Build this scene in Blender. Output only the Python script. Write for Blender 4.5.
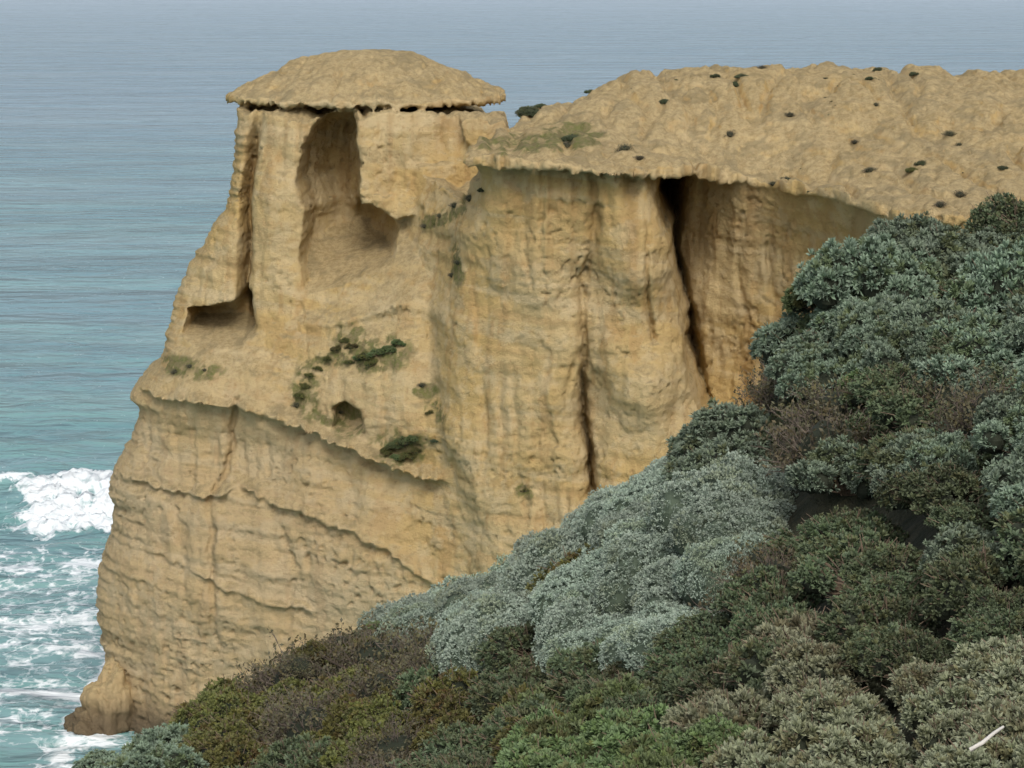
import bpy, math, random
import numpy as np
from mathutils import Vector
random.seed(3)
scene=bpy.context.scene
for o in list(bpy.data.objects): bpy.data.objects.remove(o)

# ------------------------------------------------------------------ camera
CAMH=53.0; LENS=80.0; F=LENS/36*1024; PITCH=math.atan(429/F)
cam=bpy.data.cameras.new("camera"); camo=bpy.data.objects.new("camera",cam)
scene.collection.objects.link(camo)
cam.lens=LENS; cam.sensor_width=36; cam.clip_end=60000; cam.clip_start=0.5
camo.location=(0,0,CAMH); camo.rotation_euler=(math.radians(90)-PITCH,0,0)
scene.camera=camo
cp,sp=math.cos(PITCH),math.sin(PITCH)
def S(u,v,Y):
    """survey a measured point at ground distance Y into world metres"""
    a=(u-512)/F; b=(v-384)/F
    dy=cp-b*sp; dz=-sp-b*cp
    return (a/dy*Y, Y, CAMH+dz/dy*Y)
def bearing(x,y,z):
    zz=z-CAMH; de=y*cp-zz*sp; up=y*sp+zz*cp
    return 512+F*x/de, 384-F*up/de

# ------------------------------------------------------------------ noise
rs=np.random.RandomState(7)
PERM=rs.permutation(256).astype(np.int32); PERM=np.concatenate([PERM,PERM,PERM])
GR=rs.normal(size=(256,3)); GR/=np.linalg.norm(GR,axis=1)[:,None]; GR=GR.astype(np.float32)
def pn(x,y,z):
    x,y,z=np.broadcast_arrays(np.asarray(x,np.float32),np.asarray(y,np.float32),np.asarray(z,np.float32))
    xi=np.floor(x).astype(np.int32);yi=np.floor(y).astype(np.int32);zi=np.floor(z).astype(np.int32)
    fx=x-xi;fy=y-yi;fz=z-zi
    w=lambda t:t*t*t*(t*(t*6-15)+10)
    u,v,ww=w(fx),w(fy),w(fz)
    out=0
    for i in (0,1):
        for j in (0,1):
            for k in (0,1):
                h=PERM[PERM[PERM[(xi+i)&255]+((yi+j)&255)]+((zi+k)&255)]
                g=GR[h]
                d=g[...,0]*(fx-i)+g[...,1]*(fy-j)+g[...,2]*(fz-k)
                out=out+d*(u if i else 1-u)*(v if j else 1-v)*(ww if k else 1-ww)
    return out*1.6
def fbm(x,y,z,o=4,g=0.5):
    s=0;a=1
    for i in range(o):
        s=s+a*pn(x*2**i+i*17.3,y*2**i+i*5.1,z*2**i+i*9.7);a*=g
    return s
def sm(a,b,x):
    t=np.clip((x-a)/(b-a),0,1);return t*t*(3-2*t)
def smax(a,b,k):
    h=np.clip(0.5+0.5*(a-b)/k,0,1);return b*(1-h)+a*h+k*h*(1-h)
def smin(a,b,k): return -smax(-a,-b,k)
class RBF:
    def __init__(s,pts,vals,c=2.0,reg=0.02):
        P=np.array(pts,float);n=len(P);s.P=P;s.c=c
        r=np.sqrt(((P[:,None]-P[None])**2).sum(-1)+c*c)
        A=np.zeros((n+3,n+3));A[:n,:n]=r-reg*np.eye(n)*c;A[:n,n]=1;A[:n,n+1:]=P;A[n,:n]=1;A[n+1:,:n]=P.T
        s.w=np.linalg.solve(A,np.concatenate([vals,[0,0,0]]))
    def __call__(s,a,b):
        a=np.asarray(a,float);b=np.asarray(b,float);o=s.w[-3]+s.w[-2]*a+s.w[-1]*b
        for p,w in zip(s.P,s.w): o=o+w*np.sqrt((a-p[0])**2+(b-p[1])**2+s.c**2)
        return o
def polysdf(px,pz,poly):
    d=np.full(px.shape,1e9);inside=np.zeros(px.shape,bool);n=len(poly)
    for i in range(n):
        ax,az=poly[i];bx,bz=poly[(i+1)%n]
        ex,ez=bx-ax,bz-az
        t=np.clip(((px-ax)*ex+(pz-az)*ez)/(ex*ex+ez*ez+1e-9),0,1)
        d=np.minimum(d,np.hypot(px-ax-ex*t,pz-az-ez*t))
        c=((az>pz)!=(bz>pz))&(px<(bx-ax)*(pz-az)/(bz-az+1e-12)+ax)
        inside^=c
    return np.where(inside,-d,d)
def linedist(px,pz,pts):
    d=np.full(px.shape,1e9);T=np.zeros(px.shape);n=len(pts)-1
    for i in range(n):
        ax,az=pts[i];bx,bz=pts[i+1];ex,ez=bx-ax,bz-az
        t=np.clip(((px-ax)*ex+(pz-az)*ez)/(ex*ex+ez*ez+1e-9),0,1)
        q=np.hypot(px-ax-ex*t,pz-az-ez*t);m=q<d
        d=np.where(m,q,d);T=np.where(m,(i+t)/n,T)
    return d,T
def xz(l,Y): return [(S(u,v,Y)[0],S(u,v,Y)[2]) for u,v in l]

# ------------------------------------------------------------------ material helpers
def mat(name):
    m=bpy.data.materials.new(name);m.use_nodes=True
    nt=m.node_tree
    for n in list(nt.nodes): nt.nodes.remove(n)
    return m,nt
class N:
    def __init__(s,nt): s.nt=nt
    def n(s,t,**k):
        x=s.nt.nodes.new(t)
        for a,b in k.items(): setattr(x,a,b)
        return x
    def set(s,sock,v):
        if isinstance(v,bpy.types.NodeSocket): s.nt.links.new(v,sock)
        else: sock.default_value=v
    def math(s,op,a,b=0.0,c=None,clamp=False):
        x=s.n('ShaderNodeMath',operation=op,use_clamp=clamp);s.set(x.inputs[0],a);s.set(x.inputs[1],b)
        if c is not None: s.set(x.inputs[2],c)
        return x.outputs[0]
    def mix(s,f,a,b,bt='MIX'):
        x=s.n('ShaderNodeMix',data_type='RGBA',blend_type=bt);s.set(x.inputs[0],f)
        s.set(x.inputs[6],a if isinstance(a,bpy.types.NodeSocket) else (*a,1));s.set(x.inputs[7],b if isinstance(b,bpy.types.NodeSocket) else (*b,1))
        return x.outputs[2]
    def map(s,v,sc,loc=(0,0,0)):
        x=s.n('ShaderNodeMapping');s.set(x.inputs[0],v);x.inputs['Scale'].default_value=sc;x.inputs['Location'].default_value=loc
        return x.outputs[0]
    def noise(s,v,sc,det=4,rough=.55,dist=0):
        x=s.n('ShaderNodeTexNoise');s.set(x.inputs['Vector'],v);x.inputs['Scale'].default_value=sc
        x.inputs['Detail'].default_value=det;x.inputs['Roughness'].default_value=rough;x.inputs['Distortion'].default_value=dist
        return x.outputs[0]
    def ramp(s,v,a,b,lo=0.0,hi=1.0):
        x=s.n('ShaderNodeMapRange',interpolation_type='SMOOTHSTEP');s.set(x.inputs[0],v)
        x.inputs[1].default_value=a;x.inputs[2].default_value=b;x.inputs[3].default_value=lo;x.inputs[4].default_value=hi
        return x.outputs[0]
    def bump(s,h,dist,st=1.0,nrm=None):
        x=s.n('ShaderNodeBump');s.set(x.inputs['Height'],h);x.inputs['Distance'].default_value=dist;x.inputs['Strength'].default_value=st
        if nrm is not None: s.set(x.inputs['Normal'],nrm)
        return x.outputs[0]
    def attr(s,name):
        x=s.n('ShaderNodeAttribute',attribute_name=name);return x.outputs['Fac']
    def out(s,sh):
        o=s.n('ShaderNodeOutputMaterial');s.nt.links.new(sh,o.inputs[0])
    def bsdf(s,col,rough,nrm=None,**k):
        p=s.n('ShaderNodeBsdfPrincipled');s.set(p.inputs['Base Color'],col if isinstance(col,bpy.types.NodeSocket) else (*col,1));s.set(p.inputs['Roughness'],rough)
        if nrm is not None: s.set(p.inputs['Normal'],nrm)
        for a,b in k.items(): s.set(p.inputs[a.replace('_',' ')],b)
        return p.outputs[0]

def mkmesh(name,V,Fq,mats=(),smooth=True,attrs={},matidx=None,link=True):
    me=bpy.data.meshes.new(name);V=np.asarray(V,np.float32);Fq=np.asarray(Fq,np.int32)
    me.vertices.add(len(V));me.vertices.foreach_set('co',V.ravel())
    k=Fq.shape[1]
    me.loops.add(Fq.size);me.loops.foreach_set('vertex_index',Fq.ravel())
    me.polygons.add(len(Fq));me.polygons.foreach_set('loop_start',np.arange(0,Fq.size,k,dtype=np.int32))
    me.polygons.foreach_set('loop_total',np.full(len(Fq),k,np.int32))
    me.polygons.foreach_set('use_smooth',np.full(len(Fq),smooth))
    if matidx is not None: me.polygons.foreach_set('material_index',np.asarray(matidx,np.int32))
    for m in mats: me.materials.append(m)
    for a,v in attrs.items():
        at=me.attributes.new(a,'FLOAT','POINT');at.data.foreach_set('value',np.asarray(v,np.float32))
    me.update(calc_edges=True)
    if not link: return me
    o=bpy.data.objects.new(name,me);scene.collection.objects.link(o);return o

# ------------------------------------------------------------------ cliff field
hx,hy,hz=0.13,0.32,0.13
gx=np.arange(-34,40,hx);gy=np.arange(118,186,hy);gz=np.arange(-2.5,48.5,hz)
X,Z=np.meshgrid(gx,gz,indexing='ij')
def field(l,c=2.0):
    P=[S(*p) for p in l]
    return RBF([(p[0],p[2]) for p in P],[p[1] for p in P],c)
DL=field([(200,140,157),(240,130,155),(300,130,153.7),(350,130,153.2),(420,130,153),(480,125,154.5),(520,130,156),
(215,240,155),(270,230,152.8),(320,240,152.6),(400,235,151.8),(450,205,151.5),(490,180,151),
(185,310,155),(230,310,152.5),(290,310,151.4),(350,290,150.2),(400,260,150),(440,230,149.6),
(180,350,153.7),(240,360,151),(290,370,149.7),(330,350,148.2),(380,330,146.8),(420,300,147),
(150,392,153),(200,392,150.5),(270,395,148.5),(330,400,146.4),(390,400,144.2),(440,400,143.2),
(150,430,153.3),(220,430,150),(280,430,147.8),(340,450,145.4),(400,465,143.2),(440,470,142.0),
(130,500,152.5),(200,500,149),(300,500,146),(400,500,143.2),(480,520,139.8),
(115,600,152),(180,600,148.6),(260,600,146.2),(350,600,143.5),(450,590,140.8),
(120,700,151.5),(200,700,147.5),(300,700,145),(400,700,142.5),(600,600,138.0),(600,700,137.5)])
DB=field([(470,160,141),(500,170,139),(560,165,137.5),(620,170,136.6),(650,170,137.5),
(455,300,141),(500,280,139.0),(560,280,137.6),(590,280,138.3),(640,280,135.4),(670,290,137),
(445,400,141.0),(500,400,138.5),(560,400,137.0),(592,400,137.6),(640,400,134.4),(690,400,136.5),
(480,500,138),(560,500,136.5),(640,500,134.3),(700,480,135.5),(560,600,135),(700,600,133)],1.5)
DR=field([(690,200,146.2),(700,300,146),(710,400,145.5),(740,250,144.3),(800,250,140.8),(800,350,141),(850,230,135.2),(850,350,136),
(890,230,130),(890,400,131.5),(1000,250,125.5),(1000,400,125),(740,400,144.2),(700,600,142),(1000,700,123),(850,600,133),
(660,250,150),(640,300,151),(600,400,150),(1200,400,122),(1200,700,121)])
flut=fbm(X*0.45,3.1,Z*0.08,4)
flut2=fbm(X*1.5,8.1,Z*0.25,3)
lump=fbm(X*0.16,1.7,Z*0.18,3)
tilt=Z+0.10*X+0.6*pn(X*.08,0,Z*.1)
strat=fbm(X*0.06,4.4,tilt*0.8,3,.5)
sline=pn(X*.12,4.,tilt*1.5);sl2=pn(X*.2,14.,tilt*3.1)
seams=.13*np.exp(-(sline/.10)**2)*sm(0,.4,pn(X*.2,2.,Z*.2))+.07*np.exp(-(sl2/.12)**2)*sm(-.2,.3,pn(X*.25,22.,Z*.2))
vl=pn(X*.55+.45*pn(X*.3,1.,Z*.18),6.,Z*.05);vl2=pn(X*1.1+.25*pn(X*.3,1.,Z*.3),16.,Z*.07+.5);vl3=pn(X*2.0+.3*pn(X*.5,1.,Z*.4),26.,Z*.11+.5)
rills=.34*np.exp(-(vl/.11)**2)*sm(-.15,.35,pn(X*.2,7.,Z*.14))+.17*np.exp(-(vl2/.14)**2)*sm(-.1,.4,pn(X*.25,9.,Z*.18))+.07*np.exp(-(vl3/.18)**2)*sm(-.2,.3,pn(X*.25,19.,Z*.18))
fine=fbm(X*1.1,12.,Z*1.1,3)
lowm=sm(29,22,Z)
dl=DL(X,Z)+lump*0.7+flut*0.32+strat*(.06+.10*lowm)+fine*.06+seams*(.4+.9*lowm)+rills*.7
def ledge(line,Y,amp,up=.25,dn=.35,undercut=0.0,ulen=1.5,rag=.5):
    P=np.array(xz(line,Y));P=P[np.argsort(P[:,0])]
    zl=np.interp(X,P[:,0],P[:,1])+0.38*pn(X*.4,2.,5.)+0.16*pn(X*1.7,2.,7.)+.06*pn(X*4.,2.,7.)
    d=Z-zl
    prof=np.where(d>0,np.exp(-(d/up)**2),np.exp(-(d/dn)**2))
    w=sm(P[0,0]-.6,P[0,0]+.6,X)*(1-sm(P[-1,0]-.6,P[-1,0]+.6,X))
    a=amp*np.clip(1+rag*1.3*pn(X*.7,9.,3.)+rag*.7*pn(X*1.9,9.,3.)+rag*.4*pn(X*4.4,9.,3.),.12,3)
    uc=undercut*np.where(d<0,np.exp(-((d+ulen*.45)/(ulen*.5))**2),0)*(1+.8*pn(X*.5,31.,1.))
    return w*(-a*prof+uc)
dl=dl+ledge([(128,398),(180,400),(235,401),(292,407)],151,.9,.40,.14,.25,1.0,.8)
dl=dl+ledge([(278,430),(330,441),(365,450),(400,462),(445,470)],145,1.3,.45,.14,.25,1.0,.9)
dl=dl+ledge([(105,484),(160,487),(212,493),(235,480)],151,.5,.25,.12,.2,.8,.9)
dl=dl+ledge([(230,497),(290,514),(345,524),(385,537),(440,570),(480,592)],145,.5,.4,.14,.10,.8,1.1)
dl=dl+ledge([(300,335),(350,322),(410,300)],148,.3,.6,.3,.2,1.)
dl=dl+ledge([(150,560),(230,585),(320,600)],148,.3,.3,.14,.1,.8,1.2)
P=np.array(xz([(352,205),(372,208),(398,220),(425,210),(455,196),(488,172)],152))
zl=np.interp(X,P[:,0],P[:,1])+.2*pn(X*.8,1.,1.)
d=zl-Z;w=sm(P[0,0]-.3,P[0,0]+.3,X)*(1-sm(P[-1,0]-1,P[-1,0]+.5,X))
dl=dl+w*np.where(d>0,1.6*np.exp(-(d/1.6)**2)*sm(0,.2,d),-.45*np.exp(-(d/1.6)**2))
def hollow(dd,poly,Y,depth,soft,bowl,floor=0,wob=.16):
    Q=xz(poly,Y);s=polysdf(X+wob*pn(X*.9,3.,Z*.9)+.07*pn(X*2.5,3.,Z*2.5),Z+wob*pn(X*.9,8.,Z*.9),Q)
    zb=min(q[1] for q in Q);zt=max(q[1] for q in Q)
    k=.66*sm(0,soft,-s)+.34*sm(0,bowl,-s)
    if floor: k=k*(0.08+.92*sm(0,floor,(Z-zb)/(zt-zb)))
    return dd+depth*k
dl=hollow(dl,[(320,114),(354,111),(359,160),(362,203),(384,209),(399,232),(396,258),(368,270),(340,284),(306,294),(298,250),(304,212),(294,184),(300,150),(310,128)],152.5,7.5,.4,1.9,.34)
dl=hollow(dl,[(182,312),(212,308),(234,300),(244,286),(253,296),(253,330),(246,344),(195,348),(178,338)],153.3,5.5,.35,1.3,.42)
dl=hollow(dl,[(330,410),(345,401),(362,408),(366,428),(350,438),(330,432)],145.5,2.0,.35,1.,.2)
d,t=linedist(X+.12*pn(X*.8,1.,Z*.8),Z,xz([(256,112),(250,150),(243,200),(245,250),(243,290),(250,325)],153.5))
dl=dl+(3.6)*np.exp(-(d/.34)**2)*(.25+.75*sm(0,.35,t))+.5*np.exp(-(d/1.1)**2)
for l,a,wd in [([(235,402),(228,470),(210,500),(214,560),(220,640)],.9,.20),([(130,460),(180,530),(190,620)],.3,.3),
               ([(290,520),(300,560),(290,640)],.4,.25),([(480,215),(440,300),(420,380)],.8,.9)]:
    d,t=linedist(X+.3*pn(X*.5,1.,Z*.5),Z,xz(l,149));dl=dl+a*np.exp(-(d/wd)**2)*(1-.6*t)
xb=S(575,300,140)[0]
db=DB(X,Z)+lump*.4+flut*.42+strat*.06+fine*.08+flut2*.08+seams*.6+rills*.95
poly=xz([(468,-60),(468,150),(486,185),(468,260),(452,330),(442,400),(448,450),(480,530),(530,760),(725,760),(714,440),(694,405),(684,350),(672,280),(657,220),(650,168),(652,-60)],138)
s=polysdf(X+.55*pn(X*.4,3.,Z*.35)+.2*pn(X,3.,Z*1.1),Z,poly)
z165=S(480,168,139)[2];z400=S(480,400,139)[2];z520=S(480,520,139)[2]
kk=np.where(X<xb,1.2+1.0*sm(z520,z400,Z)+13*sm(z165-1.2,z165,Z),9.0)
db=db+np.where(s>0,.9+s*kk,.9*np.clip(1+s/1.3,0,1)**2)
def crack(dd,l,Y,a,wd,t0=0.,t1=1.):
    d,t=linedist(X+.16*pn(X,1.,Z*1.0)+.07*pn(X,1.,Z*3.5),Z,xz(l,Y))
    return dd+a*np.exp(-(d/wd)**2)*(.15+.85*sm(t0,t1,t))
db=crack(db,[(598,205),(594,240),(582,285),(584,340),(584,420),(590,450),(592,492)],138,3.6,.22,.35,.85)
db=crack(db,[(598,180),(594,240),(584,285),(586,340),(584,420),(592,492)],138,.7,1.0)
db=crack(db,[(640,185),(648,230),(646,290),(655,340)],136.5,.9,.14)
db=crack(db,[(520,175),(512,240),(505,300)],139,.35,.3)
pz=Z+.25*pn(X*.6,0,Z*.4)
db=db+np.where(X>xb,.16*pn(X*.35,5.,pz*.9),0)
dr=DR(X,Z)+lump*.3+flut*.5+flut2*.22+strat*.10+fine*.08+rills*1.3+seams*.4
G2=np.array(xz([(690,100),(690,168),(683,250),(697,320),(712,400),(722,440),(730,700)],146))[::-1]
gap=np.interp(Z,G2[:,1],G2[:,0])+.25*pn(3.,X*.2,Z*.6)
dl2=dl+np.maximum(0,X-S(560,300,140)[0])*4
dr2=dr+np.maximum(0,gap-X)*12
D=smin(smin(dl2,db,.7),dr2,.2)
D=np.clip(D,119.5,170)
edge=[(466,158,140),(500,162,138),(540,162,137),(620,169,135.8),(680,171,138.2),(720,174,142.6),(760,180,142.8),(800,187,139.0),(850,198,133),(890,211,128.4),(1000,221,124),(1200,240,121)]
E=np.array([S(*e) for e in edge])
def zl_of(x): return np.interp(x,E[:,0],E[:,2])-.28+.34*pn(x*.5,3.,3.)+.28*pn(x*1.7,3.,3.)+.1*pn(x*4.,3.,3.)
def ye_of(x): return np.interp(x,E[:,0],E[:,1])-1.0+.9*pn(x*.5,4.,1.)+.6*pn(x*1.7,6.,1.)+.25*pn(x*4,6.,1.)
Tp=[(470,149,140.3),(540,153,137.2),(620,159,136),(680,161,138),(720,164,142.5),(760,170,143.5),(800,177,139.7),(850,188,133.5),(890,201,129),(1000,211,124.5),
(490,138,143),(510,127,147),(530,114,150),(600,118,146),(700,112,148),(800,122,146),(900,132,142),(1000,140,138),
(570,98,154),(605,83,156),(640,73,158),(740,64,158),(850,67,156),(940,69,155),(1040,73,154),(1200,80,152),(516,118,160),(516,116,168),(545,108,166)]
P=[S(*p) for p in Tp];
tow=S(300,108,154)[2]-.1
P+=[(x,y,tow) for x in (-20,-12,-6) for y in (155,163,172)]+[(12,174,42.5),(30,172,42.5),(10,185,40),(30,185,40),(55,170,42)]
TM=RBF([(p[0],p[1]) for p in P],[p[2] for p in P],1.5)
XX,YY=np.meshgrid(gx,gy,indexing='ij')
lw=np.array([S(466,155,139.5),S(470,150,141),S(486,138,144),S(504,128,147.5),S(517,114,151),S(535,106,154),S(545,106,160),S(548,106,170)])
def leftline(y): return np.interp(y,lw[:,1],lw[:,0])+.5*pn(y*.5,1.,1.)+.2*pn(y*1.7,1.,1.)
def Tfun(x,y):
    gl=fbm(x*.35,y*.13,2.,3);cr=pn(x*.3,y*.12,7.);cr2=pn(x*.8,y*.35,17.)
    t=TM(x,y)+.28*gl-.5*np.exp(-(cr/.12)**2)-.18*np.exp(-(cr2/.14)**2)+.15*fbm(x*1.4,y*1.4,5.,3)
    dd_=leftline(y)-x
    drop=np.clip(dd_,0,1.6)*2.6*np.where(y<152.5,1.0,sm(-.6,.4,x))
    return t-drop
T=Tfun(XX,YY)
Lp=[(236,60),(238,108),(240,140),(236,170),(231,200),(214,230),(195,262),(180,290),(172,320),(168,348),(164,360),(150,372),(133,392),(131,399),(140,406),(141,420),(133,440),(120,460),(111,480),(117,500),(112,540),(101,570),(99,600),(105,640),(112,670),(110,700),(95,760),(80,900)]
LW=np.array([S(u-4,v,156.5) for u,v in Lp]);o=np.argsort(LW[:,2])
zlL=np.interp(gz,LW[o,2],LW[o,0])+.25*pn(2.,3.,gz*.8)+.28*pn(2.,3.,gz*2.5)
YZ_y,YZ_z=np.meshgrid(gy,gz,indexing='ij')
Lf=zlL[None,:]+.035*(YZ_y-158.5)**2+.5*fbm(2.5,YZ_y*.3,YZ_z*.2,3)*sm(0,6,np.abs(YZ_y-156))
Bk=np.interp(gx,[-30,-12,-2,6,20,50],[163,172,171,176,182,184])[:,None]+2*fbm(X*.15,9.,Z*.15,3)
cx,cy=S(366,100,162)[0],163.0; ca,cb=S(503,100,160)[0]-S(366,100,162)[0]+.1,9.6
rimz=S(366,106,153.5)[2]; topz=S(366,48,163)[2]
ang=np.arctan2(YY-cy,XX-cx)
r=np.sqrt(((XX-cx)/ca)**2+((YY-cy)/cb)**2)*(1+.03*pn(np.cos(ang)*5,np.sin(ang)*5,1.)+.04*pn(np.cos(ang)*16,np.sin(ang)*16,1.))
Tc=rimz+.12+(topz-rimz-.12)*(1.05-np.clip(r,0,1.2)**1.6)/(1.0)+.20*fbm(XX*.5,YY*.5,3.,5)-.28*np.exp(-(pn(XX*.5,YY*.2,8.)/.12)**2)*sm(.3,.6,r)+.13*pn(XX*2,YY*2,9.)
Tc=smin(Tc,topz-.1+.18*pn(XX*.6,YY*.3,4.),.5)
rimb=rimz-.16+.34*pn(XX*.6,YY*.6,3.)+.3*pn(XX*2.0,YY*2.0,3.)
f=np.empty((len(gx),len(gy),len(gz)),np.float32)
zlx=zl_of(gx);yex=ye_of(gx);xm=leftline(gy)[:,None]
for i in range(len(gx)):
    y=gy[:,None];z=gz[None,:];x=gx[i]
    fb=smax(D[i][None,:]-y,Lf-x,2.6)
    fb=smax(fb,y-Bk[i][None,:],1.5)
    fb=smax(fb,z-T[i][:,None],.2)
    fc=np.maximum(np.maximum(z-Tc[i][:,None],(r[i][:,None]-1)*8),(rimb[i][:,None]-z)*1.0)
    fb=smin(fb,fc,.08)
    fm=np.maximum(smax(z-T[i][:,None],yex[i]-y,.35),np.maximum(zlx[i]-.1-z,np.maximum(y-(Bk[i][None,:]),xm-.3-x)))
    fb=smin(fb,fm,.1)
    f[i]=fb
f[0]=1;f[-1]=1;f[:,0]=1;f[:,-1]=1;f[:,:,0]=1;f[:,:,-1]=1
sg=f<0
c=np.zeros(tuple(n-1 for n in f.shape),np.uint8)
for a in (0,1):
    for b in (0,1):
        for e in (0,1): c+=sg[a:a+c.shape[0],b:b+c.shape[1],e:e+c.shape[2]]
I,J,K=np.nonzero((c>0)&(c<8));del c
idx=np.full(tuple(n-1 for n in f.shape),-1,np.int32);idx[I,J,K]=np.arange(len(I))
cor={(a,b,e):f[I+a,J+b,K+e] for a in (0,1) for b in (0,1) for e in (0,1)}
acc=np.zeros((len(I),3));cnt=np.zeros(len(I))
for p in cor:
    for ax in range(3):
        if p[ax]==0:
            q=list(p);q[ax]=1;q=tuple(q);A=cor[p];B=cor[q];m=(A<0)!=(B<0)
            t=np.where(m,A/(A-B+1e-12),0);pt=np.tile(np.array(p,float),(len(I),1));pt[:,ax]=t
            acc[m]+=pt[m];cnt[m]+=1
acc/=cnt[:,None]
V=np.stack([gx[0]+(I+acc[:,0])*hx,gy[0]+(J+acc[:,1])*hy,gz[0]+(K+acc[:,2])*hz],1)
Fs=[]
def quads(ax):
    a=[slice(None)]*3;b=[slice(None)]*3;a[ax]=slice(None,-1);b[ax]=slice(1,None)
    A=sg[tuple(a)];B=sg[tuple(b)];i,j,k=np.nonzero(A!=B)
    o1,o2=[q for q in range(3) if q!=ax]
    P=[i,j,k];ok=(P[o1]>0)&(P[o2]>0)&(P[o1]<f.shape[o1]-1)&(P[o2]<f.shape[o2]-1)
    flip=A[i,j,k][ok];P=[p[ok] for p in P]
    def g(d1,d2):
        q=[p.copy() for p in P];q[o1]-=d1;q[o2]-=d2;return idx[q[0],q[1],q[2]]
    Q=np.stack([g(1,1),g(0,1),g(0,0),g(1,0)],1)
    if ax==1: flip=~flip
    Q[~flip]=Q[~flip][:,::-1]
    Fs.append(Q)
for ax in range(3): quads(ax)
Fq=np.concatenate(Fs);Fq=Fq[(Fq>=0).all(1)]
del f,idx,sg,cor
def vnorm(V,Fq):
    n=np.cross(V[Fq[:,2]]-V[Fq[:,0]],V[Fq[:,3]]-V[Fq[:,1]]);o=np.zeros_like(V)
    for c in range(4):
        for a in range(3): o[:,a]+=np.bincount(Fq[:,c],n[:,a],len(V))
    return o/(np.linalg.norm(o,axis=1)[:,None]+1e-9)
Nn=vnorm(V,Fq)
x,y,z=V.T
side=(1-np.clip(Nn[:,2],0,1))
lowv=sm(26,16,z)
disp=.06*fbm(x*.8,y*.8,z*.9,3)+.045*fbm(x*2.6,y*2.6,z*2.6,2)+(.02+.03*lowv)*fbm(x*.25,y*.25,z*2.4,3)*side
rough=sm(-.1,.5,pn(x*.12,y*.12,z*.12+3))
pit=np.clip(pn(x*1.9,y*1.9,z*1.9)-.32,0,1);disp-=(.10+.4*rough+.35*lowv)*pit*side
pit2=np.clip(pn(x*3.6+9,y*3.6,z*3.2)-.28,0,1);disp-=(.15+.5*sm(-.1,.5,pn(x*.2,y*.2,z*.2+13)))*pit2*side
V=V+Nn*disp[:,None]
patches=[(375,352,147,38,17,-.1),(350,338,147.5,18,14,0),(402,448,143.2,30,18,-.1),(308,388,148.5,12,28,.5),(300,395,148,12,14,0),(330,360,148,20,12,-.4),(470,197,151,34,9,-.45),(440,215,150.5,22,7,-.4),
 (185,370,151.5,38,9,0),(345,420,145.6,16,16,0),(458,262,145,8,18,.5),(525,490,138,10,8,0),(435,410,143,12,10,0),(335,425,145,30,7,.2),(395,455,143,20,14,0),(425,390,144,14,8,0),(572,135,143,30,10,0),(520,145,140,50,7,0)]
moss=np.zeros(len(V))
for u,v,Y,ru,rv,sh in patches:
    p=S(u,v,Y);k=Y/F;dx=(V[:,0]-p[0]);dz=(V[:,2]-p[2])+dx*sh
    q=(dx/(ru*k))**2+(dz/(rv*k))**2+((V[:,1]-Y)/8)**2
    moss=np.maximum(moss,np.exp(-q*.8))
moss=moss*(.5+.9*sm(-.5,.5,fbm(x*.8,y*.8,z*.8,4,.7)))
zrim=np.where(x<S(500,110,153)[0],rimz,np.interp(x,E[:,0],E[:,2]))
dz_=zrim-z
stain=sm(.1,.8,dz_)*(1-sm(1.5,10,dz_))*np.clip(.25+1.1*pn(x*.9,3.,z*.05)+.6*pn(x*2.5,3.,z*.08),0,1)*(y<158)
a1=sm(-.5,.5,fbm(x*.12,y*.12,z*.12,4,.6))
tl=z+.10*x+.6*pn(x*.08,0,z*.1)
a2=fbm(x*.05,y*.05,tl*.85,5,.62)
a3=sm(.15,.65,fbm(x*.9,y*.9,z*.09,4,.6))
a5=sm(0.,.5,fbm(x*.55,y*.55,z*.55,5,.7))
a6=sm(.1,.6,fbm(x*.45,y*.45,z*.45+40,5,.75))
m,nt=mat("eroded_limestone");g=N(nt)
pos=g.n('ShaderNodeNewGeometry');P0=pos.outputs['Position']
sep=g.n('ShaderNodeSeparateXYZ');g.set(sep.inputs[0],pos.outputs['Normal'])
sepP=g.n('ShaderNodeSeparateXYZ');g.set(sepP.inputs[0],P0)
n4=g.noise(P0,2.6,4,.8);b5=g.noise(P0,5,4,.85)
A2=g.attr('a2')
col=g.mix(g.attr('a1'),(.515,.365,.155),(.53,.405,.210))
col=g.mix(g.ramp(A2,.15,.6,0,.38),col,(.42,.28,.125))
col=g.mix(g.ramp(A2,-.15,-.6,0,.5),col,(.57,.455,.275))
col=g.mix(g.math('MULTIPLY',g.attr('a3'),.5),col,(.40,.255,.11))
col=g.mix(g.math('MULTIPLY',g.attr('a5'),.5),col,(.56,.45,.27))
col=g.mix(g.ramp(n4,.54,.68,0,.55),col,(.35,.225,.10))
low=g.math('MULTIPLY',g.ramp(sepP.outputs[2],30,16,0,1),g.ramp(sepP.outputs[0],-3,-14,0,1))
col=g.mix(g.math('MULTIPLY',low,.5),col,(.45,.355,.235))
col=g.mix(g.math('MULTIPLY',g.attr('stain'),.65),col,(.33,.21,.09))
up=g.ramp(sep.outputs[2],.45,.8,0,.85)
topc=g.mix(g.ramp(n4,.38,.62),(.46,.36,.195),(.32,.245,.125))
topc=g.mix(g.math('MULTIPLY',g.attr('a6'),.6),topc,(.21,.175,.10))
topc=g.mix(g.ramp(b5,.60,.68,0,.7),topc,(.12,.10,.055))
col=g.mix(up,col,topc)
col=g.mix(g.ramp(g.attr('moss'),.25,.7,0,.85),col,g.mix(g.ramp(n4,.4,.6),(.105,.125,.035),(.20,.165,.085)))
col=g.mix(g.ramp(sepP.outputs[2],3.2,.5,0,.82),col,(.085,.065,.045))
b=g.bump(g.noise(P0,1.4,4,.74,.2),.20,.8)
b=g.bump(b5,.16,.9,b)
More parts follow.
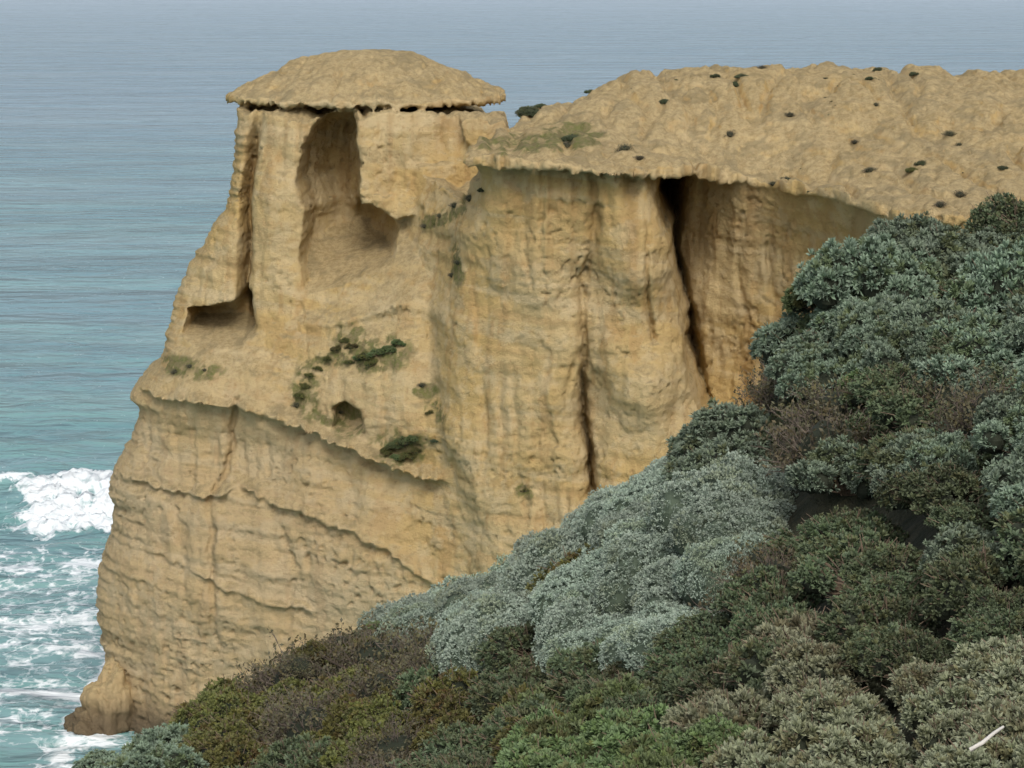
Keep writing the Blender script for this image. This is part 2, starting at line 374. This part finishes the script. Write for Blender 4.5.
g.out(g.bsdf(col,.95,b,Specular_IOR_Level=.12))
cliff=mkmesh("sea_cliff",V,Fq,[m],True,{'moss':moss,'stain':stain,'a1':a1,'a2':a2,'a3':a3,'a5':a5,'a6':a6})
LIME=m
def rock(name,loc,sc,seed,rot=0):
    bpy.ops.mesh.primitive_ico_sphere_add(subdivisions=6,radius=1,location=loc);o=bpy.context.object;o.name=name;o.data.name=name
    n=len(o.data.vertices);co=np.empty(n*3);o.data.vertices.foreach_get('co',co);co=co.reshape(-1,3)
    a,b_,c_=co.T
    d=1+.28*fbm(a*1.1+seed,b_*1.1,c_*1.1,5)+.07*pn(a*.8,b_*.8,c_*7+seed)
    co=co*d[:,None]*np.array(sc);o.data.vertices.foreach_set('co',co.ravel());o.rotation_euler=(0,0,rot)
    o.data.materials.append(LIME)
    for p in o.data.polygons:p.use_smooth=True
    o.data.update();return o
p=S(104,722,153);rock("fallen_rock",(p[0]+.6,153,.5),(1.9,2.6,3.6),4)
p=S(84,738,152);rock("fallen_rock",(p[0]+.3,152,-.1),(1.6,2.0,1.5),9)

# ------------------------------------------------------------------ sea
def axis(parts):
    o=[]
    for a,b,st in parts: o+=list(np.arange(a,b,st))
    return o
xs=np.array([-20000,-12000,-7000,-4000,-2500,-1500,-900,-600,-400,-300,-230,-180,-150,-125,-105,-90,-80,-73,-68]+axis([(-64,-18,.2)])+[-17,-15,-10,0,15,40,80,150,300,600,1200,2500,5000,9000,20000],float)
ys=np.array([-3000,-1000,-300,-50,50,100,120,135]+axis([(142,240,.2),(240,420,1.2)])+list(420*1.03**np.arange(0,145)),float)
SX,SY=np.meshgrid(xs,ys,indexing='ij')
fade=sm(420,240,SY)*sm(-75,-60,SX)
H=.34*fbm(SX*.10,SY*.30,1.,4)*fade
yc=217.5+1.2*pn(SX*.12,2.,2.)-.10*(SX+45)
dd=SY-yc
hw=3.5*(.88+.15*pn(SX*.25,5,5))*np.where(dd<0,np.exp(-(dd/3.4)**2),np.exp(-(dd/7)**2))*sm(-66,-50,SX)
turb=fbm(SX*.7,SY*.7,3.,4)
brk=sm(-49.3,-45.5,SX+1.6*pn(3.,SY*.35,1.)+.5*turb)
front=brk*sm(-13,-8.5,dd+2.2*pn(SX*.4,1,1)+1.4*pn(SX*1.1,1,1))*(1-sm(.2,2.8,dd+1.2*pn(SX*.5,4,1)+turb))
H=H+hw+front*(.65*turb+.5*np.exp(-((dd+6)/3)**2)+.25*pn(SX*2.2,SY*2.2,1.))
foam=front*(.95+.35*turb)
foam=np.maximum(foam,.85*np.exp(-((dd+.2)/1.2)**2)*sm(-52,-49,SX))
def band(y0,slope,w,amp,nz):
    yy=y0+slope*(SX+42)+2.2*pn(SX*.14,nz,2.);return amp*(.85+.5*pn(SX*.2,nz,8.))*np.exp(-((SY-yy)/w)**2)
foam=np.maximum(foam,.43*sm(206,198,SY)*sm(145,152,SY)*sm(-70,-60,SX))
for a in [(194,.25,2.6,.76,1.),(186,-.1,1.4,.55,4.),(177,.2,3.6,.84,2.),(170.5,-.1,3.0,.76,9.),(160.3,-.12,1.2,1.05,5.),(152,.1,1.6,.7,7.)]: foam=np.maximum(foam,band(*a))
foam=np.maximum(foam,.85*np.exp(-(((SX+29.5)/3.5)**2+((SY-149)/3)**2)))
foam=np.maximum(foam,.7*np.exp(-(((SX+30.5)/1.5)**2))*sm(190,165,SY))
ni,nj=SX.shape;ii=np.arange(ni*nj).reshape(ni,nj)
SF=np.stack([ii[:-1,:-1],ii[1:,:-1],ii[1:,1:],ii[:-1,1:]],-1).reshape(-1,4)
m,nt=mat("sea_water");g=N(nt)
P0=g.n('ShaderNodeNewGeometry').outputs['Position']
sp_=g.n('ShaderNodeSeparateXYZ');g.set(sp_.inputs[0],P0)
yy=sp_.outputs[1]
w1=g.noise(g.map(P0,(.010,.05,1)),1,4,.62,.4)
w2=g.noise(g.map(P0,(.0022,.009,1)),1,3,.6,.3)
w3=g.noise(g.map(P0,(.08,.17,1)),1,3,.65,.8)
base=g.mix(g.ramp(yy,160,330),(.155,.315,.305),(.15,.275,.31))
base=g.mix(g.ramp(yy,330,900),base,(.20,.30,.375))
base=g.mix(g.ramp(yy,900,3500),base,(.42,.52,.63))  # distance haze put into the water colour, paler far out
base=g.mix(g.ramp(w1,.42,.62,0,.5),base,g.mix(g.ramp(yy,200,900),(.22,.39,.37),(.27,.37,.435)))
base=g.mix(g.ramp(w2,.42,.62,0,.3),base,(.29,.385,.45))
base=g.mix(g.ramp(w3,.48,.66,0,.35),base,(.10,.19,.225))  # darker ripple shading painted into the water colour
fo=g.attr('foam')
nz=g.noise(P0,.55,5,.72,.6)
vo=g.n('ShaderNodeTexVoronoi',feature='DISTANCE_TO_EDGE')
dv=g.n('ShaderNodeVectorMath',operation='ADD');g.set(dv.inputs[0],P0)
nn=g.n('ShaderNodeTexNoise');g.set(nn.inputs['Vector'],P0);nn.inputs['Scale'].default_value=.4;nn.inputs['Detail'].default_value=3
vm=g.n('ShaderNodeVectorMath',operation='SCALE');g.set(vm.inputs[0],nn.outputs['Color']);vm.inputs['Scale'].default_value=7
g.set(dv.inputs[1],vm.outputs[0]);g.set(vo.inputs['Vector'],g.map(dv.outputs[0],(.36,.25,.4)));vo.inputs['Scale'].default_value=1
lace=g.ramp(vo.outputs[0],.14,.0,0,.28)
t=g.math('ADD',g.math('ADD',fo,lace),g.math('MULTIPLY',g.math('SUBTRACT',nz,.5),1.9))
ff=g.ramp(t,.42,.95)
col=g.mix(ff,base,(.78,.83,.85))
d1=g.noise(g.map(P0,(.5,1,1)),.16,4,.62,.4)
d2=g.noise(g.map(P0,(.45,1,1)),.035,4,.6,.4)
b=g.bump(g.math('MULTIPLY_ADD',d1,.33,d2),8.0,.9)
ro=g.math('ADD',g.math('MULTIPLY',ff,.6),.22)
g.out(g.bsdf(col,ro,b,IOR=1.33))
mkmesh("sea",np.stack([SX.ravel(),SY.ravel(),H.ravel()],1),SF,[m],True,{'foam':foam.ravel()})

# ------------------------------------------------------------------ headland ground in front
vp=[(1024,768,11),(700,768,14),(450,768,19),(250,800,25),(100,805,30),(1000,600,15),(800,600,19),(600,640,24),(450,670,28),(330,695,32),
(300,668,37),(420,622,41),(540,560,43),(620,512,44),(700,470,44),(760,430,38),(800,400,32),(820,330,30),(870,270,30),(1000,245,30),
(900,400,24),(1000,400,20),(700,550,35),(580,610,34),(850,500,23),(120,795,33),(1100,600,14),(1150,300,28)]
P=[S(*p) for p in vp]+[(0,0,50.8),(5,0,51.6),(-6,4,49.5),(20,30,51),(20,10,53),(30,45,49),(-9,28,38)]
VR=RBF([(p[0],p[1]) for p in P],[p[2] for p in P],1.5,.05)
def Vt(x,y):
    z=VR(x,y)
    edge=y-(45.5+.25*x); z=z-np.where(edge>0,np.abs(edge)**1.5*.9,0)
    le=-(x+5.5+.02*(y-28)); z=z-np.where((le>0),np.abs(le)**1.4*.9,0)
    return z
gxx=np.concatenate([np.arange(-60,-10,2.),np.arange(-10,16,.2),np.arange(16,90,2.)]);gyy=np.concatenate([np.arange(-60,4,2.),np.arange(4,56,.2),np.arange(56,130,2.)])
A,B=np.meshgrid(gxx,gyy,indexing='ij')
G=np.maximum(Vt(A,B)-.6+.12*fbm(A*.6,B*.6,1.,4),-6)
ni,nj=A.shape;ii=np.arange(ni*nj).reshape(ni,nj)
GF=np.stack([ii[:-1,:-1],ii[1:,:-1],ii[1:,1:],ii[:-1,1:]],-1).reshape(-1,4)
m,nt=mat("heath_soil");g=N(nt);P0=g.n('ShaderNodeNewGeometry').outputs['Position']
col=g.mix(g.ramp(g.noise(P0,3,4,.7),.35,.65),(.030,.034,.016),(.07,.065,.035))
g.out(g.bsdf(col,1.0,g.bump(g.noise(P0,9,3,.7),.1)))
mkmesh("headland_ground",np.stack([A.ravel(),B.ravel(),G.ravel()],1),GF,[m])

# ------------------------------------------------------------------ foliage
def leafmat(name,c0,c1,c2,alt=(.14,.15,.04),rough=.6,am=.7):
    m,nt=mat(name);g=N(nt)
    oi=g.n('ShaderNodeObjectInfo').outputs['Random']
    rn=g.attr('rnd');tp=g.attr('tip')
    col=g.mix(rn,c0,c1);col=g.mix(g.math('MULTIPLY',tp,.65),col,c2)
    col=g.mix(g.math('MULTIPLY',g.attr('old'),am),col,alt)
    hs=g.n('ShaderNodeHueSaturation');g.set(hs.inputs['Color'],col)
    g.set(hs.inputs['Hue'],g.math('MULTIPLY_ADD',oi,.045,.475));g.set(hs.inputs['Value'],g.math('MULTIPLY_ADD',oi,.4,.85))
    g.set(hs.inputs['Saturation'],g.math('MULTIPLY_ADD',rn,.3,.85))
    g.out(g.bsdf(hs.outputs[0],rough,None,Specular_IOR_Level=.2));return m
def flat(name,c,c2=None):
    m,nt=mat(name);g=N(nt);P0=g.n('ShaderNodeTexCoord').outputs['Object']
    g.out(g.bsdf(g.mix(g.noise(P0,6,2,.7),c,c2 or tuple(q*1.8 for q in c)),.9));return m
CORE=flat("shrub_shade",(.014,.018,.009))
BARK=flat("twig_bark",(.11,.08,.055))
DRY=flat("dry_twig_bark",(.085,.062,.046),(.20,.165,.135))
def rotmats(n,rng):
    n=n/np.linalg.norm(n,axis=1)[:,None];a=rng.normal(size=n.shape)
    t=np.cross(n,a);t/=np.linalg.norm(t,axis=1)[:,None];b=np.cross(n,t)
    return np.stack([t,b,n],2)
def tuft(rng,n,L,W,spread):
    th=np.abs(rng.uniform(.0,1,n))**.7*spread;az=rng.uniform(0,6.283,n)
    d=np.stack([np.sin(th)*np.cos(az),np.sin(th)*np.sin(az),np.cos(th)],1)
    s=np.cross(d,rng.normal(size=(n,3)));s/=np.linalg.norm(s,axis=1)[:,None]
    l=(L*rng.uniform(.65,1.15,n))[:,None]
    p0=d*.12*l-np.array([0,0,.2*L]);pm=p0+d*l*.55;p1=p0+d*l-np.array([0,0,.12])*l
    return np.stack([p0,pm+s*W,p1,pm-s*W],1)
def tubes(paths,rad,sides=3):
    n,k,_=paths.shape
    d=np.gradient(paths,axis=1);d/=np.linalg.norm(d,axis=2)[...,None]+1e-9
    a=np.cross(d,np.array([.3,.5,.81]));a/=np.linalg.norm(a,axis=2)[...,None]+1e-9;b=np.cross(d,a)
    th=np.arange(sides)*2*np.pi/sides
    V=paths[:,:,None]+rad[:,:,None,None]*(a[:,:,None]*np.cos(th)[None,None,:,None]+b[:,:,None]*np.sin(th)[None,None,:,None])
    id=np.arange(n*k*sides).reshape(n,k,sides);nx=np.roll(id,-1,2)
    Fq=np.stack([id[:,:-1],nx[:,:-1],nx[:,1:],id[:,1:]],-1).reshape(-1,4)
    return V.reshape(-1,3),Fq
def uvs(c,r,rng,nu=14,nv=8):
    th=np.linspace(0,2*np.pi,nu,endpoint=False);ph=np.linspace(.02,np.pi-.02,nv)
    A,B=np.meshgrid(ph,th,indexing='ij');P=np.stack([np.sin(A)*np.cos(B),np.sin(A)*np.sin(B),np.cos(A)],-1)
    P=P*(1+.12*pn(P[...,0]*3+c[0]*9,P[...,1]*3,P[...,2]*3))[...,None]*r+c
    id=np.arange(nu*nv).reshape(nv,nu);nx=np.roll(id,-1,1)
    return P.reshape(-1,3),np.stack([id[:-1],id[1:],nx[1:],nx[:-1]],-1).reshape(-1,4)
def shrub(name,seed,leaf,R=.8,flatn=.7,nl=14,lr=.38,sp=.085,TL=.08,TW=.012,nleaf=22,spread=1.2,jit=.25,core=.8,twigs=40,upb=.35,corem=None):
    rng=np.random.RandomState(seed)
    az=rng.uniform(0,6.283,nl);q=np.sqrt(rng.uniform(0,1,nl));q[0]=0
    C=np.stack([q*R*.72*np.cos(az),q*R*.72*np.sin(az),R*flatn*(1-.75*q**2)*rng.uniform(.55,.8,nl)],1)
    LR=R*lr*rng.uniform(.7,1.3,nl)
    pts=[];nr=[]
    for i in range(nl):
        n=int(4*np.pi*LR[i]**2/sp**2*1.25)
        d=rng.normal(size=(n,3));d/=np.linalg.norm(d,axis=1)[:,None]
        lumpy=1+.20*pn(d[:,0]*2.5+seed,d[:,1]*2.5+i*3,d[:,2]*2.5)
        p=C[i]+d*(LR[i]*lumpy*rng.uniform(1-jit,1+.08,n))[:,None]
        ok=(d[:,2]>-.45)&(p[:,2]>-.1)
        for j in range(nl):
            if j!=i: ok&=np.linalg.norm(p-C[j],axis=1)>LR[j]*.86
        pts.append(p[ok]);nr.append(d[ok])
    p=np.concatenate(pts);n=np.concatenate(nr)
    n=n+np.array([0,0,upb])+.25*rng.normal(size=n.shape)
    M=rotmats(n,rng)
    tm=np.stack([tuft(rng,nleaf,TL,TW,spread) for _ in range(8)])
    ch=rng.randint(0,8,len(p));sc=rng.uniform(.7,1.25,len(p))
    LV=np.einsum('nij,nlkj->nlki',M,tm[ch])*sc[:,None,None,None]+p[:,None,None,:]
    nt_=len(p)*nleaf
    Vv=LV.reshape(-1,3);Ff=np.arange(nt_*4).reshape(-1,4)
    tip=np.tile(np.array([0,.6,1,.6]),nt_)
    rnd=np.repeat(np.clip(rng.uniform(0,1,len(p))*.7+.3*rng.uniform(0,1,len(p)),0,1),nleaf*4)
    old=np.repeat(sm(.2,.6,fbm(p[:,0]*2.2/R+seed,p[:,1]*2.2/R,p[:,2]*2.2/R,4,.7)),nleaf*4)
    VV=[Vv];FF=[Ff];MI=[np.zeros(len(Ff),int)];off=len(Vv)
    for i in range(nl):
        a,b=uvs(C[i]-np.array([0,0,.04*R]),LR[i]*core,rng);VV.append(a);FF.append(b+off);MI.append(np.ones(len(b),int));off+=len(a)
    if twigs:
        k=4;sel=rng.randint(0,len(p),twigs);tp=p[sel]+n[sel]/np.linalg.norm(n[sel],axis=1)[:,None]*.03
        t=np.linspace(0,1,k)[None,:,None];pa=tp[:,None]*t*1.05+rng.normal(size=(twigs,k,3))*.025
        a,b=tubes(pa,np.tile(np.linspace(.012,.003,k),(twigs,1)));VV.append(a);FF.append(b+off);MI.append(np.full(len(b),2));off+=len(a)
    Vall=np.concatenate(VV);ex=np.zeros(len(Vall)-len(Vv))
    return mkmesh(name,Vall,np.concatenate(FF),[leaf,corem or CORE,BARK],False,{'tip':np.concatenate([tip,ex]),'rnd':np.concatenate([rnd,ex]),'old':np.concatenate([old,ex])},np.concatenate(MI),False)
def twiggy(name,seed,leaf,R=.7,n=130,sub=8,nleaf=3200,bark=DRY,LL=.05,h=.9):
    rng=np.random.RandomState(seed);k=5
    d=rng.normal(size=(n,3));d[:,2]=np.abs(d[:,2])*1.1+.25;d/=np.linalg.norm(d,axis=1)[:,None]
    L=R*rng.uniform(.65,1.1,n);t=np.linspace(0,1,k)
    pa=d[:,None]*t[None,:,None]*L[:,None,None]*np.array([1,1,h])
    w=np.cumsum(rng.normal(size=(n,k,3))*.035*R,1);pa=pa+w*(t>0)[None,:,None]
    a,b=tubes(pa,np.tile(np.linspace(.009,.003,k),(n,1)))
    i=rng.randint(0,n,n*sub);tt=rng.uniform(.35,1,n*sub)*(k-1);i0=np.clip(tt.astype(int),0,k-2);fr=(tt-i0)[:,None]
    st=pa[i,i0]*(1-fr)+pa[i,i0+1]*fr
    dd=d[i]*.6+rng.normal(size=(n*sub,3))*.55+np.array([0,0,.3]);dd/=np.linalg.norm(dd,axis=1)[:,None]
    l2=R*rng.uniform(.08,.24,n*sub);t3=np.linspace(0,1,3)
    p2=st[:,None]+dd[:,None]*t3[None,:,None]*l2[:,None,None]+rng.normal(size=(n*sub,3,3))*.008*(t3>0)[None,:,None]
    a2,b2=tubes(p2,np.tile(np.linspace(.004,.0018,3),(n*sub,1)))
    j=rng.randint(0,n*sub,nleaf);lp=p2[j,2]+rng.normal(size=(nleaf,3))*.02
    M=rotmats(rng.normal(size=(nleaf,3))+np.array([0,0,.6]),rng)
    q=np.array([[0,0,0],[.25,0,.5],[0,0,1],[-.25,0,.5]])*LL
    lv=(np.einsum('nij,kj->nki',M,q)*rng.uniform(.6,1.3,nleaf)[:,None,None]+lp[:,None]).reshape(-1,3)
    lf=np.arange(nleaf*4).reshape(-1,4)
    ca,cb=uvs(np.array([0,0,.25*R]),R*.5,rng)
    VV=[lv,a,a2,ca];o1=len(lv);o2=o1+len(a);o3=o2+len(a2)
    FF=[lf,b+o1,b2+o2,cb+o3];MI=[np.zeros(len(lf)),np.full(len(b),1),np.full(len(b2),1),np.full(len(cb),2)]
    Va=np.concatenate(VV);rnd=np.zeros(len(Va));rnd[:o1]=np.repeat(rng.uniform(0,1,nleaf),4);tip=np.zeros(len(Va));tip[:o1]=np.tile([0,.5,1,.5],nleaf)
    return mkmesh(name,Va,np.concatenate(FF),[leaf,bark,CORE],False,{'tip':tip,'rnd':rnd,'old':rnd*.5},np.concatenate(MI),False)
mG=leafmat("daisy_bush_leaf",(.065,.105,.062),(.135,.185,.12),(.29,.36,.275),(.12,.145,.06))
mC=leafmat("cushion_bush_leaf",(.21,.27,.215),(.285,.355,.285),(.41,.475,.395),(.24,.27,.14),.85,.4)
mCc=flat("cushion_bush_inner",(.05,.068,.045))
mO=leafmat("olive_leaf",(.065,.080,.022),(.115,.115,.038),(.18,.18,.065),(.12,.08,.035))
mN=leafmat("green_leaf",(.055,.095,.033),(.105,.15,.055),(.21,.27,.13),(.11,.10,.04))
mD=leafmat("dark_leaf",(.034,.060,.028),(.078,.108,.052),(.165,.20,.12),(.12,.11,.05),am=.5)
mY=leafmat("greygreen_leaf",(.12,.14,.07),(.19,.205,.12),(.34,.355,.25),(.14,.12,.06))
mB=leafmat("brown_leaf",(.065,.065,.035),(.10,.095,.05),(.15,.15,.09),(.13,.095,.05))
K={}
K['G']=[shrub("daisy_bush_foliage",10+i,mG,sp=.082,TL=.08,TW=.012,nl=22,lr=.28,jit=.35,core=.72,nleaf=16) for i in range(4)]
K['C']=[shrub("cushion_bush_foliage",20+i,mC,R=.9,flatn=.62,nl=26,lr=.29,sp=.038,TL=.038,TW=.0065,nleaf=7,spread=1.1,jit=.10,core=.92,twigs=0,corem=mCc) for i in range(4)]
K['O']=[shrub("olive_shrub_foliage",30+i,mO,R=.6,nl=18,lr=.26,sp=.058,TL=.05,TW=.009,nleaf=12,spread=1.4,jit=.45,core=.62,twigs=130) for i in range(4)]
K['N']=[shrub("green_shrub_foliage",40+i,mN,R=.5,nl=16,lr=.28,sp=.05,TL=.06,TW=.009,nleaf=16,spread=1.2,jit=.4,core=.68,twigs=60) for i in range(3)]
K['D']=[shrub("dark_shrub_foliage",50+i,mD,R=.6,nl=18,lr=.27,sp=.06,TL=.055,TW=.010,nleaf=12,spread=1.3,jit=.5,core=.6,twigs=160) for i in range(4)]
K['Y']=[shrub("saltbush_foliage",60+i,mY,R=.45,nl=22,lr=.22,sp=.046,TL=.052,TW=.008,nleaf=18,spread=1.1,jit=.42,core=.66,twigs=120) for i in range(4)]
K['B']=[twiggy("dry_twig_foliage",70+i,mB) for i in range(4)]
R0={'G':.8,'C':.9,'O':.6,'N':.5,'D':.6,'Y':.45,'B':.7}
NAME={'G':'coast_daisy_bush','C':'cushion_bush','O':'olive_heath_shrub','N':'green_heath_shrub','D':'dark_heath_shrub','Y':'saltbush','B':'dry_twiggy_shrub'}
PAR={}
def parent(k):
    if k not in PAR:
        e=bpy.data.objects.new(NAME[k],None);scene.collection.objects.link(e);e.location=(2,30,44);PAR[k]=e
    return PAR[k]
cnt_=0
def place(k,x,y,z,r,par=None,sq=1.0):
    global cnt_;cnt_+=1
    o=bpy.data.objects.new("clump_%d"%cnt_,random.choice(K[k]));scene.collection.objects.link(o)
    p=par or parent(k);o.parent=p;o.location=Vector((x,y,z))-p.location
    s=r/R0[k];o.scale=(s*random.uniform(.9,1.15),s*random.uniform(.9,1.15),s*random.uniform(.85,1.15)*sq)
    o.rotation_euler=(random.uniform(-.15,.15),random.uniform(-.15,.15),random.uniform(0,6.28));return o
zones=[(90,760,'G'),(150,755,'G'),(250,745,'O'),(330,735,'O'),(280,720,'O'),(330,690,'B'),(390,680,'B'),(440,665,'B'),(500,665,'D'),(430,700,'D'),(500,715,'O'),(420,745,'B'),(470,740,'D'),(380,720,'O'),(290,755,'D'),(320,650,'O'),(385,615,'N'),(460,700,'O'),(520,750,'D'),
(440,625,'C'),(480,600,'C'),(520,580,'C'),(560,560,'C'),(620,505,'C'),(680,470,'C'),(540,625,'C'),(620,600,'C'),(700,590,'C'),(660,540,'C'),(740,530,'C'),(580,620,'C'),(640,620,'C'),(500,635,'C'),(590,550,'O'),(720,500,'C'),(600,530,'C'),(680,560,'C'),(700,610,'C'),
(740,450,'G'),(780,490,'C'),(800,450,'B'),(840,430,'B'),(600,670,'D'),(650,660,'D'),(560,665,'D'),(700,650,'D'),(620,730,'N'),(560,750,'N'),(680,710,'N'),(740,640,'D'),(590,705,'D'),(650,690,'D'),
(760,700,'Y'),(850,690,'Y'),(950,690,'Y'),(900,740,'Y'),(780,750,'Y'),(1000,740,'Y'),(1000,660,'Y'),(820,650,'Y'),
(770,570,'B'),(780,600,'D'),(820,560,'D'),(860,540,'D'),(830,610,'O'),(900,600,'D'),(960,560,'G'),(1000,600,'D'),(880,480,'G'),(850,510,'D'),(940,500,'D'),(1000,450,'G'),(960,430,'G'),(900,440,'D'),(930,560,'O'),(870,640,'D'),(950,630,'D'),
(820,390,'B'),(860,350,'G'),(880,270,'D'),(940,280,'D'),(1000,270,'D'),(900,330,'G'),(960,390,'B'),(1010,350,'G'),(940,350,'D'),(900,390,'D'),(990,500,'G'),(1000,540,'D')]  # dark shrubs among the daisy bushes stand in for shaded gaps
y=8.5
while y<46.5:
    r0=.021*y+.13
    x=-.27*y-.6
    while x<.27*y+.8:
        xx=x+random.uniform(-.25,.25)*r0;yy_=y+random.uniform(-.3,.3)*r0*2
        top=float(Vt(np.array(xx),np.array(yy_)))
        bu,bv=bearing(xx,yy_,top-.1)
        bu+=random.uniform(-22,22);bv+=random.uniform(-16,16)
        k=min(zones,key=lambda s:(s[0]-bu)**2+((s[1]-bv)*1.4)**2)[2]
        r=r0*random.uniform(.85,1.3)
        if k=='C': r*=1.25
        hh={'G':.62,'C':.66,'O':.65,'N':.65,'D':.65,'Y':.62,'B':.75}[k]*r
        if top>20: place(k,xx,yy_,top-hh*random.uniform(.75,1.1)-.05,r)
        x+=r0*1.28
    y+=r0*1.75
for u,v,Y,r,k in [(872,268,29,.95,'G'),(945,262,29.5,1.0,'G'),(905,240,31,.75,'G'),(1010,280,28.5,1.0,'G'),(1024,215,31,.8,'D'),(990,242,30.5,.75,'G'),(880,325,28,.85,'G'),(940,325,27,.85,'G'),(995,340,26,.8,'G'),(825,290,29.5,.5,'N'),(838,272,30,.55,'G'),(850,310,28.8,.6,'G'),(870,385,26.5,.55,'N'),(905,365,26.5,.7,'G'),(965,345,26,.7,'G'),(845,330,28.8,.5,'D'),
    (990,435,22,.7,'G'),(1010,485,20,.6,'G'),(960,440,22,.5,'G'),(930,470,22,.6,'D'),(735,432,37,.8,'G'),(765,448,36,.6,'G'),(720,465,37,.6,'G'),(750,470,35.5,.6,'G'),(800,395,29,.85,'B'),(830,370,28.5,.8,'B'),(835,410,28,.8,'B'),(810,420,28,.7,'D'),(785,385,29.5,.6,'B'),(955,395,24,.6,'B'),(780,475,31,.8,'B'),(830,455,27,.7,'D'),(805,490,28,.8,'G'),(800,510,26,.6,'D'),(860,440,25,.7,'D'),(880,420,25.5,.6,'D'),
    (690,520,38,1.0,'C'),(640,545,37,1.0,'C'),(740,540,34,.9,'C'),(700,570,33,.9,'C'),(600,585,35,1.0,'C'),(650,600,32,.9,'C'),
    (150,762,29,.75,'G'),(105,768,30,.55,'G')]:
    x,y,z=S(u,v,Y);place(k,x,y,z-.45*r,r)
for u,v,Y,r,k in [(318,632,37,.5,'O'),(385,608,40,.5,'N'),(360,614,39.5,.4,'D'),(405,600,40.5,.4,'N'),(340,640,37.5,.4,'B'),(300,645,36.5,.4,'B')]:
    x,y,z=S(u,v,Y);place(k,x,y,min(z-.45*r,float(Vt(np.array(x),np.array(y)))-.1*r),r)
def stick(name,pts,r0,r1,matl):
    P=np.array([pts]);n=len(pts);a,b=tubes(P,np.array([np.linspace(r0,r1,n)]),8);return mkmesh(name,a,b,[matl],True)
WH=flat("bleached_wood",(.55,.52,.47),(.7,.68,.63))
stick("bleached_stick",[S(970,750,10.2),S(982,743,10.2),S(994,733,10.3),S(1003,727,10.4)],.012,.007,WH)
bpy.context.view_layer.update()
def hit(u,v):
    d=Vector(S(u,v,100))-Vector((0,0,CAMH));ok,l,n,_=cliff.ray_cast(Vector((0,0,CAMH)),d.normalized())
    return (l,n) if ok else None
ce=bpy.data.objects.new("cliff_shrub",None);scene.collection.objects.link(ce);ce.location=(0,145,40)
for u,v,r,k in [(735,84,.85,'D'),(742,76,.6,'D'),(665,102,.6,'D'),(572,138,.9,'D'),(566,146,.6,'B'),(920,163,.75,'D'),(912,170,.5,'O'),(528,112,1.1,'D'),(520,118,.8,'D'),(540,106,.6,'D'),(512,126,.5,'B'),(590,92,.4,'D'),(715,76,.4,'D'),(762,68,.45,'B'),(880,70,.5,'D'),(915,74,.45,'D'),(890,70,.35,'D'),(855,142,.35,'B'),(960,195,.5,'B'),(1003,168,.4,'D'),(940,205,.5,'B'),(730,135,.6,'B'),(625,150,.7,'B'),(640,158,.5,'B'),(870,170,.5,'B'),(790,115,.4,'B'),
  (350,362,.5,'O'),(358,358,.65,'N'),(366,356,.8,'O'),(378,353,.85,'N'),(390,350,.8,'N'),(398,343,.7,'N'),(372,362,.6,'O'),(352,346,.7,'O'),(345,340,.5,'O'),(338,348,.6,'O'),(328,358,.5,'O'),(388,450,.65,'O'),(395,445,.75,'N'),(405,442,.8,'N'),(414,439,.7,'N'),(408,454,.75,'O'),(397,458,.65,'N'),(418,450,.5,'O'),(305,385,.5,'O'),(300,395,.55,'O'),(310,375,.5,'O'),(297,405,.45,'B'),(318,368,.45,'O'),
  (455,205,.45,'B'),(470,198,.5,'B'),(482,190,.45,'D'),(440,215,.4,'B'),(425,226,.35,'B'),(175,372,.4,'B'),(190,366,.35,'B'),(205,370,.3,'B'),(525,490,.4,'O'),(340,412,.3,'B'),(430,412,.35,'O'),(458,262,.4,'B'),(452,275,.35,'B'),(422,385,.35,'B'),(435,440,.4,'D')]:
    h=hit(u,v)
    if h: o=place(k,h[0].x,h[0].y,h[0].z-.25*r,r,ce,.75)
for i in range(17):
    x0=random.uniform(-1,34);y0=random.uniform(128,159)
    for j in range(random.choice([1,2,3,6,9])):
        x=x0+random.gauss(0,.8);y=y0+random.gauss(0,1.5)
        ok,l,n,_=cliff.ray_cast(Vector((x,y,60)),Vector((0,0,-1)))
        if ok and n.z>.55 and l.z>36: place(random.choice('DBBO'),l.x,l.y,l.z-.04,random.choice([.1,.13,.16,.22,.32,.45]),ce,.7)

# ------------------------------------------------------------------ light
w=bpy.data.worlds.new("World");scene.world=w;w.use_nodes=True;nt=w.node_tree
bg=nt.nodes['Background'];sky=nt.nodes.new('ShaderNodeTexSky');sky.sky_type='NISHITA';sky.sun_disc=False
sky.sun_elevation=math.radians(46);sky.sun_rotation=math.radians(172);sky.dust_density=4;sky.air_density=1.2;sky.ozone_density=1.5
hs=nt.nodes.new('ShaderNodeHueSaturation');hs.inputs['Saturation'].default_value=.5
nt.links.new(sky.outputs[0],hs.inputs['Color']);nt.links.new(hs.outputs[0],bg.inputs[0]);bg.inputs[1].default_value=.15
sl=bpy.data.lights.new("sun","SUN");sl.energy=1.5;sl.angle=math.radians(24);sl.color=(1,.95,.87)
so=bpy.data.objects.new("sun",sl);scene.collection.objects.link(so)
d=Vector((-.10,.7,-.74));so.rotation_euler=d.to_track_quat('-Z','Y').to_euler()
scene.view_settings.view_transform='Standard';scene.view_settings.look='None';scene.view_settings.exposure=0
print("verts",len(V),"clumps",cnt_)
